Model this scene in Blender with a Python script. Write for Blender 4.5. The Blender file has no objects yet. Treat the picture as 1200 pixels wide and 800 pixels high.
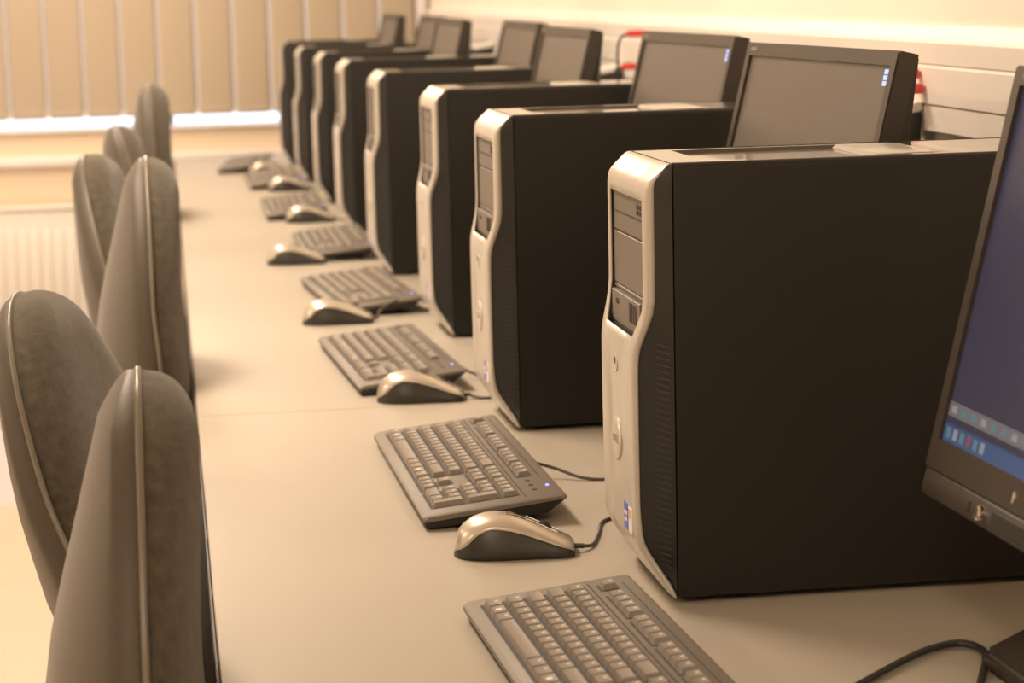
import bpy, bmesh, math, random
from mathutils import Matrix, Vector
random.seed(7)
PI = math.pi
SC = bpy.context.scene
COL = SC.collection
DZ = 0.735                      # desk top above the floor

# ------------------------------------------------------------------ materials
def mat(name, col, rough=0.5, metal=0.0, var=0.06, scale=40.0, bump=0.0, bscale=300.0, spec=0.5, coat=0.0, sheen=0.0, emit=None, estr=0.0, stretch=None):
    m = bpy.data.materials.new(name); m.use_nodes = True
    nt = m.node_tree; b = nt.nodes['Principled BSDF']
    tc = nt.nodes.new('ShaderNodeTexCoord')
    src = tc.outputs['Object']
    if stretch:
        mp = nt.nodes.new('ShaderNodeMapping'); mp.inputs['Scale'].default_value = stretch
        nt.links.new(src, mp.inputs['Vector']); src = mp.outputs['Vector']
    n = nt.nodes.new('ShaderNodeTexNoise'); n.inputs['Scale'].default_value = scale; n.inputs['Detail'].default_value = 4
    nt.links.new(src, n.inputs['Vector'])
    r = nt.nodes.new('ShaderNodeMapRange'); r.inputs['To Min'].default_value = 1 - var; r.inputs['To Max'].default_value = 1 + var
    nt.links.new(n.outputs['Fac'], r.inputs['Value'])
    mx = nt.nodes.new('ShaderNodeVectorMath'); mx.operation = 'SCALE'
    mx.inputs[0].default_value = col
    nt.links.new(r.outputs['Result'], mx.inputs['Scale'])
    nt.links.new(mx.outputs['Vector'], b.inputs['Base Color'])
    b.inputs['Roughness'].default_value = rough; b.inputs['Metallic'].default_value = metal
    b.inputs['Specular IOR Level'].default_value = spec
    b.inputs['Coat Weight'].default_value = coat
    b.inputs['Sheen Weight'].default_value = sheen
    if bump > 0:
        n2 = nt.nodes.new('ShaderNodeTexNoise'); n2.inputs['Scale'].default_value = bscale; n2.inputs['Detail'].default_value = 3
        nt.links.new(src, n2.inputs['Vector'])
        bp = nt.nodes.new('ShaderNodeBump'); bp.inputs['Strength'].default_value = bump; bp.inputs['Distance'].default_value = 0.002
        nt.links.new(n2.outputs['Fac'], bp.inputs['Height']); nt.links.new(bp.outputs['Normal'], b.inputs['Normal'])
    if emit:
        b.inputs['Emission Color'].default_value = (*emit, 1); b.inputs['Emission Strength'].default_value = estr
    return m

M = {}
M['desk'] = mat('desk_laminate', (0.405, 0.365, 0.305), 0.42, var=0.04, scale=6, bump=0.04, bscale=500)
M['desk_edge'] = mat('desk_edging', (0.05, 0.045, 0.05), 0.5)
M['frame_grey'] = mat('desk_frame', (0.30, 0.30, 0.30), 0.45, 0.3)
M['wall'] = mat('wall_paint', (0.82, 0.76, 0.66), 0.75, var=0.02, scale=5, bump=0.05, bscale=200)
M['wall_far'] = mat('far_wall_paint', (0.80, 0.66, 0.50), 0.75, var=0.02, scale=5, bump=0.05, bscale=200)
M['ceiling'] = mat('ceiling_paint', (0.80, 0.78, 0.74), 0.85, var=0.03)
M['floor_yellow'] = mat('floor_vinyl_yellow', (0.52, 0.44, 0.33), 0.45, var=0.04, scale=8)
M['floor_pale'] = mat('floor_pale_band', (0.52, 0.48, 0.50), 0.40, var=0.04, scale=8)
M['floor_grey'] = mat('floor_grey_band', (0.22, 0.20, 0.19), 0.5, var=0.06, scale=8)
M['trunk'] = mat('trunking_plastic', (0.78, 0.72, 0.66), 0.38, var=0.02)
M['white_gloss'] = mat('white_gloss_paint', (0.80, 0.78, 0.76), 0.3, var=0.02)
M['radiator'] = mat('radiator_enamel', (0.80, 0.75, 0.68), 0.35, var=0.02)
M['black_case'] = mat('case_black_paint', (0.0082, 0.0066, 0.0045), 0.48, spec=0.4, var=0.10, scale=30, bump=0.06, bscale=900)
M['black_top'] = mat('case_top_sheen', (0.06, 0.05, 0.038), 0.18, var=0.08, scale=30, coat=0.6)  # black case paint again, base colour lightened to carry the grazing sheen
M['black_plastic'] = mat('black_plastic', (0.022, 0.021, 0.020), 0.42, var=0.10, scale=60, bump=0.05, bscale=1200)
M['vent_rib'] = mat('vent_rib', (0.045, 0.042, 0.038), 0.4)
M['vent_black'] = mat('vent_black', (0.012, 0.012, 0.011), 0.5)
M['silver'] = mat('bezel_silver', (0.57, 0.53, 0.475), 0.36, 0.25, var=0.03, scale=80, bump=0.02, bscale=1500)
M['silver_light'] = mat('latch_silver', (0.45, 0.42, 0.38), 0.25, 0.2)
M['bay'] = mat('drive_bay_grey', (0.17, 0.145, 0.125), 0.45, var=0.05)
M['bay_dark'] = mat('drive_bay_gap', (0.03, 0.026, 0.022), 0.5)
M['monitor'] = mat('monitor_plastic', (0.042, 0.034, 0.027), 0.42, var=0.06, scale=60, bump=0.05, bscale=1300)
M['monitor_back'] = mat('monitor_back_plastic', (0.030, 0.027, 0.023), 0.5, var=0.08, scale=60, bump=0.06, bscale=1000)
M['chrome'] = mat('chrome', (0.75, 0.73, 0.70), 0.15, 1.0, var=0.02)
M['key_body'] = mat('keyboard_body', (0.165, 0.143, 0.118), 0.55, var=0.06, scale=50, bump=0.04, bscale=900)
M['key_under'] = mat('keyboard_underside', (0.025, 0.022, 0.020), 0.5)
M['key_well'] = mat('keyboard_well', (0.008, 0.007, 0.006), 0.6)
M['key'] = mat('key_plastic', (0.235, 0.205, 0.172), 0.42, var=0.06, scale=80)
M['legend'] = mat('key_legend', (0.72, 0.70, 0.66), 0.5)
M['led_blue'] = mat('blue_led', (0.1, 0.1, 0.5), 0.3, emit=(0.25, 0.2, 1.0), estr=2.2)
M['mouse_silver'] = mat('mouse_silver', (0.56, 0.50, 0.42), 0.30, 0.55, var=0.03, scale=60)
M['mouse_dark'] = mat('mouse_dark', (0.030, 0.027, 0.023), 0.38, var=0.1, scale=60)
M['rubber'] = mat('rubber_cord', (0.022, 0.020, 0.018), 0.45)
M['cord_grey'] = mat('cord_grey', (0.07, 0.06, 0.05), 0.45)
M['fabric'] = mat('chair_fabric', (0.077, 0.064, 0.043), 0.92, var=0.75, scale=85, bump=0.7, bscale=900, spec=0.2, sheen=0.35)
M['shell'] = mat('chair_shell_fabric', (0.068, 0.054, 0.038), 0.50, var=0.10, scale=120, bump=0.12, bscale=900, spec=0.35, sheen=0.15)
M['piping'] = mat('chair_piping', (0.15, 0.13, 0.10), 0.28, var=0.05)
M['chair_plastic'] = mat('chair_plastic', (0.03, 0.028, 0.026), 0.45)
M['red'] = mat('red_plug', (0.72, 0.06, 0.05), 0.4)
M['plug_white'] = mat('plug_white', (0.82, 0.79, 0.74), 0.35)
M['sticker_blue'] = mat('sticker_blue', (0.10, 0.16, 0.62), 0.35)
M['sticker_orange'] = mat('sticker_orange', (0.75, 0.42, 0.10), 0.35)
M['sticker_white'] = mat('sticker_white', (0.78, 0.74, 0.76), 0.35)
M['badge'] = mat('badge_silver', (0.62, 0.57, 0.50), 0.28, 0.5)
M['screen_grey'] = mat('screen_grey', (0.066, 0.056, 0.047), 0.36, spec=0.35, var=0.03, scale=10, emit=(0.30, 0.205, 0.135), estr=0.18)
M['icon_blue'] = mat('icon_blue', (0.1, 0.15, 0.3), 0.3, emit=(0.35, 0.50, 0.95), estr=0.9)
M['icon_pale'] = mat('icon_pale', (0.2, 0.2, 0.2), 0.3, emit=(0.75, 0.75, 0.80), estr=0.8)

def blind_mat():
    m = mat('blind_fabric', (0.52, 0.44, 0.335), 0.8, var=0.03, scale=30, bump=0.1, bscale=400)
    nt = m.node_tree; b = nt.nodes['Principled BSDF']; out = nt.nodes['Material Output']
    t = nt.nodes.new('ShaderNodeBsdfTranslucent'); t.inputs['Color'].default_value = (0.62, 0.50, 0.42, 1)
    x = nt.nodes.new('ShaderNodeMixShader'); x.inputs['Fac'].default_value = 0.18
    nt.links.new(b.outputs[0], x.inputs[1]); nt.links.new(t.outputs[0], x.inputs[2]); nt.links.new(x.outputs[0], out.inputs['Surface'])
    return m
M['blind'] = blind_mat()

def glass_mat():
    m = bpy.data.materials.new('window_glass'); m.use_nodes = True
    nt = m.node_tree; out = nt.nodes['Material Output']; nt.nodes.remove(nt.nodes['Principled BSDF'])
    a = nt.nodes.new('ShaderNodeBsdfTransparent'); g = nt.nodes.new('ShaderNodeBsdfGlossy'); g.inputs['Roughness'].default_value = 0.02
    f = nt.nodes.new('ShaderNodeFresnel'); x = nt.nodes.new('ShaderNodeMixShader')
    nt.links.new(f.outputs[0], x.inputs[0]); nt.links.new(a.outputs[0], x.inputs[1]); nt.links.new(g.outputs[0], x.inputs[2])
    nt.links.new(x.outputs[0], out.inputs['Surface']); return m
M['glass'] = glass_mat()

def navy_mat():      # desktop picture of the lit screen nearest the camera: dark violet blue, a little warmer at the top
    m = mat('screen_navy', (0.012, 0.012, 0.016), 0.34, spec=0.3)
    nt = m.node_tree; b = nt.nodes['Principled BSDF']
    tc = nt.nodes.new('ShaderNodeTexCoord'); n = nt.nodes.new('ShaderNodeTexNoise'); n.inputs['Scale'].default_value = 3.0
    cr = nt.nodes.new('ShaderNodeValToRGB')
    cr.color_ramp.elements[0].position = 0.35; cr.color_ramp.elements[0].color = (0.050, 0.050, 0.100, 1)
    cr.color_ramp.elements[1].position = 0.70; cr.color_ramp.elements[1].color = (0.075, 0.060, 0.085, 1)
    nt.links.new(tc.outputs['Object'], n.inputs['Vector']); nt.links.new(n.outputs['Fac'], cr.inputs['Fac'])
    nt.links.new(cr.outputs['Color'], b.inputs['Emission Color']); b.inputs['Emission Strength'].default_value = 0.36
    return m
M['screen_navy'] = navy_mat()
M['bar_grey'] = mat('toolbar_grey', (0.05, 0.05, 0.05), 0.3, emit=(0.17, 0.16, 0.17), estr=0.42)
M['bar_blue'] = mat('taskbar_blue', (0.02, 0.03, 0.06), 0.3, emit=(0.045, 0.085, 0.19), estr=0.5)
M['icon_teal'] = mat('icon_teal', (0.05, 0.1, 0.1), 0.3, emit=(0.10, 0.20, 0.30), estr=0.35)
M['icon_red'] = mat('icon_red', (0.1, 0.03, 0.03), 0.3, emit=(0.30, 0.10, 0.16), estr=0.3)
M['icon_light'] = mat('icon_light', (0.1, 0.1, 0.1), 0.3, emit=(0.36, 0.38, 0.46), estr=0.3)

# ------------------------------------------------------------------ mesh helpers
def BM(): return bmesh.new()

def box(bm, c, s, bev=0.0, seg=2, mtx=None, mi=0):
    r = bmesh.ops.create_cube(bm, size=1.0)
    vs = r['verts']
    for v in vs: v.co = Vector((v.co.x * s[0], v.co.y * s[1], v.co.z * s[2]))
    fs = {f for v in vs for f in v.link_faces}
    if bev > 0:
        es = list({e for v in vs for e in v.link_edges})
        rr = bmesh.ops.bevel(bm, geom=es, offset=bev, segments=seg, affect='EDGES', profile=0.5)
        fs = set(rr['faces']) | {f for v in rr['verts'] for f in v.link_faces}
        vs = list({v for f in fs for v in f.verts})
    for v in vs:
        v.co = v.co + Vector(c)
        if mtx is not None: v.co = mtx @ v.co
    for f in fs: f.material_index = mi
    return vs

def loft(bm, rings, closed=True, cap0=True, cap1=True, mi=0):
    rows = [[bm.verts.new(p) for p in r] for r in rings]
    n = len(rows[0])
    for a, b in zip(rows, rows[1:]):
        for i in range(n if closed else n - 1):
            j = (i + 1) % n
            f = bm.faces.new((a[i], a[j], b[j], b[i])); f.material_index = mi
    if cap0: bm.faces.new(list(reversed(rows[0]))).material_index = mi
    if cap1: bm.faces.new(rows[-1]).material_index = mi
    return rows

def smooth_path(pts, n=8):
    P = [Vector(p) for p in pts]; P = [2 * P[0] - P[1]] + P + [2 * P[-1] - P[-2]]
    out = []
    for i in range(1, len(P) - 2):
        for k in range(n):
            t = k / n; a, b, c, d = P[i - 1:i + 3]
            out.append(0.5 * ((2 * b) + (c - a) * t + (2 * a - 5 * b + 4 * c - d) * t * t + (3 * b - a - 3 * c + d) * t ** 3))
    out.append(P[-2]); return out

def tube(bm, pts, r, seg=8, smooth=8, mi=0):
    path = smooth_path(pts, smooth) if smooth else [Vector(p) for p in pts]
    rings = []; up = Vector((0, 0, 1)); prev = None
    for i, p in enumerate(path):
        t = (path[min(i + 1, len(path) - 1)] - path[max(i - 1, 0)]).normalized()
        if prev is None:
            a = t.cross(up)
            if a.length < 1e-3: a = t.cross(Vector((1, 0, 0)))
        else: a = prev - t * prev.dot(t)
        a.normalize(); prev = a; b = t.cross(a)
        rr = r[i * (len(r) - 1) // max(1, len(path) - 1)] if isinstance(r, (list, tuple)) else r
        rings.append([p + rr * (math.cos(2 * PI * k / seg) * a + math.sin(2 * PI * k / seg) * b) for k in range(seg)])
    loft(bm, rings, mi=mi)

def lathe(bm, prof, seg=24, mtx=None, mi=0):
    rings = []
    for r, z in prof:
        ring = [Vector((max(r, 1e-4) * math.cos(2 * PI * k / seg), max(r, 1e-4) * math.sin(2 * PI * k / seg), z)) for k in range(seg)]
        if mtx is not None: ring = [mtx @ v for v in ring]
        rings.append(ring)
    loft(bm, rings, mi=mi)

def prism(bm, poly, axis, a, b, mi=0):
    """poly: 2-D outline; axis 'y': (x,z) swept in y from a to b"""
    def P(p, t):
        return {'y': (p[0], t, p[1]), 'x': (t, p[0], p[1]), 'z': (p[0], p[1], t)}[axis]
    loft(bm, [[P(p, a) for p in poly], [P(p, b) for p in poly]], mi=mi)

def obj(name, bm, m, parent=None, loc=None, rotz=0.0, smooth=35, bevel=0.0):
    bmesh.ops.recalc_face_normals(bm, faces=bm.faces[:])
    me = bpy.data.meshes.new(name); bm.to_mesh(me); bm.free()
    for k in (m if isinstance(m, (list, tuple)) else [m]): me.materials.append(M[k] if isinstance(k, str) else k)
    if smooth:
        for p in me.polygons: p.use_smooth = True
        me.set_sharp_from_angle(angle=math.radians(smooth))
    o = bpy.data.objects.new(name, me); COL.objects.link(o)
    if parent is not None: o.parent = parent
    if loc is not None: o.location = loc
    o.rotation_euler = (0, 0, rotz)
    if bevel:
        b = o.modifiers.new('edge', 'BEVEL'); b.width = bevel; b.segments = 2; b.limit_method = 'ANGLE'
    return o

def tag(o, label=None, cat=None, group=None, kind=None):
    if label: o['label'] = label
    if cat: o['category'] = cat
    if group: o['group'] = group
    if kind: o['kind'] = kind
    return o

def empty(name, loc, rotz=0.0):
    o = bpy.data.objects.new(name, None); o.empty_display_size = 0.05
    COL.objects.link(o); o.location = loc; o.rotation_euler = (0, 0, rotz); return o

def copy_tree(o, parent=None):
    c = o.copy(); COL.objects.link(c)
    if parent is not None: c.parent = parent
    for ch in [x for x in KIDS.get(o.name, [])]: copy_tree(ch, c)
    return c
KIDS = {}
def index_kids(root):
    KIDS.clear()
    for x in bpy.data.objects:
        if x.parent: KIDS.setdefault(x.parent.name, []).append(x)

def text_bm(txt, size, mtx, depth=0.0006):
    cu = bpy.data.curves.new('t', 'FONT'); cu.body = txt; cu.size = size; cu.extrude = depth; cu.align_x = 'CENTER'; cu.align_y = 'CENTER'; cu.resolution_u = 2
    o = bpy.data.objects.new('t', cu); COL.objects.link(o)
    bpy.context.view_layer.update()
    me = bpy.data.meshes.new_from_object(o.evaluated_get(bpy.context.evaluated_depsgraph_get()))
    bm = bmesh.new(); bm.from_mesh(me); bm.transform(mtx)
    bpy.data.objects.remove(o); bpy.data.curves.remove(cu); bpy.data.meshes.remove(me)
    return bm

# ------------------------------------------------------------------ room shell
WX, WY = 0.965, 8.35             # right wall plane, far wall plane
LX, NY, HC = -4.6, -2.2, 2.65

def plane_box(name, lo, hi, m, kind='structure', bev=0.0):
    bm = BM(); c = [(a + b) / 2 for a, b in zip(lo, hi)]; s = [b - a for a, b in zip(lo, hi)]
    box(bm, c, s, bev)
    o = obj(name, bm, m); tag(o, kind=kind); return o

bm = BM()
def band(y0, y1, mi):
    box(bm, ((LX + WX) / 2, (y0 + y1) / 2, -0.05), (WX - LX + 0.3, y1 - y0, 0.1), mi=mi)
band(NY - 0.15, 5.98, 0); band(5.98, 7.10, 1); band(7.10, 7.14, 2); band(7.14, 7.60, 1); band(7.60, WY + 0.15, 2)  # floor colour in bands: yellow, pale with a grey line, then grey
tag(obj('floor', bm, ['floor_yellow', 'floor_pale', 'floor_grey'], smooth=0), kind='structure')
plane_box('ceiling', (LX - 0.15, NY - 0.15, HC), (WX + 0.15, WY + 0.15, HC + 0.1), 'ceiling')
plane_box('wall_right', (WX, NY - 0.15, 0), (WX + 0.12, WY + 0.15, HC), 'wall')
plane_box('wall_left', (LX - 0.12, NY - 0.15, 0), (LX, WY + 0.15, HC), 'wall')
plane_box('wall_near', (LX, NY - 0.12, 0), (WX, NY, HC), 'wall')

# far wall with a wide window opening
SILL = DZ + 0.108; WTOP = 2.25; WL, WR = -3.6, 0.86
bm = BM()
def wb(x0, x1, z0, z1):
    box(bm, ((x0 + x1) / 2, WY + 0.11, (z0 + z1) / 2), (x1 - x0, 0.22, z1 - z0))
wb(LX, WX, 0, SILL - 0.012); wb(LX, WX, WTOP, HC); wb(LX, WL, SILL - 0.046, WTOP); wb(WR, WX, SILL - 0.046, WTOP)
tag(obj('wall_far', bm, 'wall_far', smooth=0), kind='structure')

win = empty('window_1', (0, WY + 0.16, 0)); tag(win, kind='structure')
bm = BM()
box(bm, ((WL + WR) / 2, 0, SILL - 0.028), (WR - WL, 0.06, 0.036), 0.004)
box(bm, ((WL + WR) / 2, 0, WTOP - 0.03), (WR - WL, 0.06, 0.06), 0.004)
for x in (WL + 0.03, WL + 1.2, WL + 2.4, 0.010, WR - 0.03): box(bm, (x, 0, (SILL + WTOP) / 2), (0.036, 0.06, WTOP - SILL), 0.004)
obj('window_frame', bm, 'white_gloss', win)
bm = BM(); box(bm, ((WL + WR) / 2, 0.0, (SILL + WTOP) / 2), (WR - WL - 0.05, 0.006, WTOP - SILL - 0.05))
obj('window_pane', bm, 'glass', win)
bm = BM(); box(bm, ((WL + WR) / 2, WY + 0.05, SILL - 0.006), (WR - WL, 0.14, 0.012), 0.002)
tag(obj('trim_1', bm, 'white_gloss'), kind='structure')                           # window board
plane_box('trim_2', (LX, WY - 0.035, DZ - 0.022), (WX, WY, DZ + 0.012), 'white_gloss', bev=0.004)   # pipe casing along the far wall
plane_box('trim_3', (0.912, WY - 0.03, DZ + 0.10), (0.950, WY + 0.0, HC), 'white_gloss', bev=0.004)  # pale casing in the corner
plane_box('baseboard_right', (WX - 0.015, NY, 0), (WX, WY - 0.04, 0.09), 'white_gloss', bev=0.003)
plane_box('baseboard_left', (LX, NY, 0), (LX + 0.015, WY - 0.04, 0.09), 'white_gloss', bev=0.003)

# vertical blind
bl = empty('vertical_blind', (0, WY - 0.012, 0))
tag(bl, 'cream vertical slat blind hanging across the far window', 'blind')
PITCH = 0.1325; BZ0 = DZ + 0.150; BZ1 = WTOP - 0.02
bm = BM(); box(bm, ((WL + WR) / 2, 0, BZ1 + 0.03), (WR - WL, 0.04, 0.045), 0.004); obj('headrail', bm, 'white_gloss', bl)
slat_me = None
x = -0.548 + PITCH / 2
xs = []
while x - PITCH > WL: x -= PITCH
while x < 0.85: xs.append(x); x += PITCH
for i, x in enumerate(xs):
    if slat_me is None:
        bm = BM(); w = PITCH - 0.0014
        rows = []
        for z in (0.0, 0.012, 0.6, BZ1 - BZ0):
            rows.append([(u * w, -0.004 + 0.014 * (u * u), z) for u in (-0.5, -0.35, -0.2, 0, 0.2, 0.35, 0.5)])
        loft(bm, rows, closed=False, cap0=False, cap1=False)
        o = obj('slat', bm, 'blind', bl); slat_me = o.data
        sd = o.modifiers.new('thickness', 'SOLIDIFY'); sd.thickness = 0.0012
        bm = BM(); box(bm, (0, -0.0035, 0.010), (PITCH * 0.84, 0.004, 0.030), 0.001); wo = obj('slat_weight', bm, 'blind', o); wm = wo.data
    else:
        o = bpy.data.objects.new('slat', slat_me); COL.objects.link(o); o.parent = bl
        sd = o.modifiers.new('thickness', 'SOLIDIFY'); sd.thickness = 0.0012
        wo = bpy.data.objects.new('slat_weight', wm); COL.objects.link(wo); wo.parent = o
    o.location = (x, 0, BZ0)
bm = BM()
tube(bm, [(xs[0], -0.004, BZ0 + 0.010), (xs[-1], -0.004, BZ0 + 0.010)], 0.0016, 6, 0)
for x in xs[:-1]: box(bm, (x + PITCH / 2, -0.004, BZ0 + 0.004), (0.012, 0.004, 0.014), 0.001)
obj('bead_chain', bm, 'trunk', bl)

# radiator
rd = empty('radiator', (0, 0, 0)); tag(rd, 'white fluted panel radiator below the far window', 'radiator')
bm = BM(); RX0, RX1, RZ0, RZ1 = -2.0, -0.06, 0.035, DZ - 0.17
box(bm, ((RX0 + RX1) / 2, WY - 0.075, (RZ0 + RZ1) / 2), (RX1 - RX0, 0.05, RZ1 - RZ0), 0.012, 3)
x = RX0 + 0.05
while x < RX1 - 0.04:
    box(bm, (x, WY - 0.103, (RZ0 + RZ1) / 2 - 0.018), (0.026, 0.016, RZ1 - RZ0 - 0.11), 0.006, 2); x += 0.042
obj('radiator_panel', bm, 'radiator', rd)
bm = BM()
box(bm, ((RX0 + RX1) / 2, WY - 0.065, RZ1 + 0.006), (RX1 - RX0, 0.085, 0.012), 0.004); obj('top_grille', bm, 'radiator', rd)
for x in (RX0 + 0.3, RX1 - 0.3):
    bm = BM(); box(bm, (x, WY - 0.026, 0.3), (0.04, 0.05, 0.4), 0.003); obj('wall_bracket', bm, 'radiator', rd)
for x in (RX0 + 0.08, RX1 - 0.08):
    bm = BM(); tube(bm, [(x, WY - 0.075, 0.0), (x, WY - 0.075, 0.06)], 0.011, 10, 0); obj('pipe', bm, 'white_gloss', rd)

# dado trunking on the right wall (runs above the desks)
bm = BM()
tz = [DZ + 0.376, DZ + 0.378, DZ + 0.4075, DZ + 0.4095, DZ + 0.458, DZ + 0.461, DZ + 0.487, DZ + 0.508]
prism(bm, [(WX, tz[0]), (0.952, tz[0]), (0.950, tz[1]), (0.950, tz[2]), (WX, tz[2])], 'y', NY + 0.02, WY - 0.04)
prism(bm, [(WX, tz[3]), (0.950, tz[3]), (0.948, tz[3] + 0.002), (0.948, tz[4] - 0.002), (0.950, tz[4]), (WX, tz[4])], 'y', NY + 0.02, WY - 0.04)
prism(bm, [(WX, tz[5]), (0.950, tz[5]), (0.950, tz[6]), (0.9515, tz[6] + 0.004), (0.960, tz[7]), (WX, tz[7])], 'y', NY + 0.02, WY - 0.04)
box(bm, ((WX + 0.9515) / 2, (NY + WY) / 2, DZ + 0.432), (WX - 0.9515, WY - NY - 0.07, 0.10))
tag(obj('trim_4', bm, 'trunk', smooth=0), kind='structure')

# ------------------------------------------------------------------ desks
DX0, DX1 = 0.021, 0.945
SEAMS = [-0.235, 1.435, 3.103, 4.776, 6.420, 8.06]
desk_lab = ['long beige desk at the near end of the row, under the nearest keyboard', 'beige desk section under the two nearest towers',
            'beige desk section under the third and fourth towers', 'beige desk section under the fifth and sixth towers', 'beige desk section at the window end of the row']
for i in range(5):
    y0, y1 = SEAMS[i] + 0.0012, SEAMS[i + 1] - 0.0012; L = y1 - y0
    d = empty('desk', ((DX0 + DX1) / 2, (y0 + y1) / 2, 0)); hw = (DX1 - DX0) / 2
    tag(d, desk_lab[i], 'desk', 'desk sections along the wall')
    bm = BM(); box(bm, (0.001, 0, DZ - 0.0125), (2 * hw - 0.002, L, 0.025), 0.0012, 1); obj('desk_top', bm, 'desk', d)
    bm = BM(); box(bm, (-hw, 0, DZ - 0.0135), (0.003, L - 0.0005, 0.0235), 0.0006, 1); obj('edge_strip', bm, 'desk_edge', d)
    for sy in (-1, 1):
        for sx in (-1, 1):
            bm = BM(); box(bm, (sx * (hw - 0.10), sy * (L / 2 - 0.06), (DZ - 0.025) / 2), (0.05, 0.05, DZ - 0.025), 0.004); obj('leg', bm, 'frame_grey', d)
    bm = BM()
    for sx in (-1, 1): box(bm, (sx * (hw - 0.10), 0, DZ - 0.05), (0.03, L - 0.17, 0.05), 0.003)
    obj('rail', bm, 'frame_grey', d)
    bm = BM(); box(bm, (hw - 0.06, 0, DZ - 0.22), (0.016, L - 0.2, 0.30), 0.002); obj('modesty_panel', bm, 'desk', d)

# ------------------------------------------------------------------ computer tower
TW, TH, TD = 0.187, 0.408, 0.398
PROF = [  # z, u front, half width, u edge
    (0.4076, 0.0005, 0.0905, 0.0003), (0.4073, 0.0032, 0.0905, 0.0018), (0.4062, 0.0058, 0.0905, 0.0034), (0.4030, 0.0095, 0.0905, 0.0062), (0.3975, 0.0155, 0.0904, 0.0108),
    (0.3938, 0.0192, 0.0903, 0.0138), (0.3905, 0.0218, 0.0902, 0.0155), (0.386, 0.0235, 0.0900, 0.0163), (0.380, 0.0242, 0.0897, 0.0163), (0.3735, 0.0244, 0.0896, 0.0163),
    (0.34, 0.0244, 0.0895, 0.0163), (0.30, 0.0244, 0.0895, 0.0163), (0.284, 0.0246, 0.0893, 0.0165), (0.272, 0.0260, 0.0882, 0.0180),
    (0.262, 0.0282, 0.0858, 0.0206), (0.254, 0.0305, 0.0832, 0.0232), (0.247, 0.0325, 0.0808, 0.0255), (0.240, 0.0342, 0.0786, 0.0277), (0.232, 0.0352, 0.0770, 0.0292),
    (0.222, 0.0356, 0.0760, 0.0300), (0.19, 0.0356, 0.0756, 0.0302), (0.14, 0.0354, 0.0756, 0.0302), (0.09, 0.0350, 0.0760, 0.0300),
    (0.066, 0.0346, 0.0764, 0.0285), (0.056, 0.0335, 0.0770, 0.0265), (0.049, 0.0310, 0.0778, 0.0235), (0.042, 0.0272, 0.0790, 0.0195),
    (0.030, 0.0198, 0.0825, 0.0120), (0.018, 0.0122, 0.0870, 0.0045), (0.010, 0.0070, 0.0900, 0.0010), (0.0062, 0.0035, 0.0914, 0.0004), (0.0048, 0.0006, 0.0917, 0.0001)]
def prof_at(z):
    for a, b in zip(PROF, PROF[1:]):
        if b[0] <= z <= a[0]:
            t = (a[0] - z) / (a[0] - b[0]); return [p + (q - p) * t for p, q in zip(a, b)]
    return list(PROF[-1])

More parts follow.
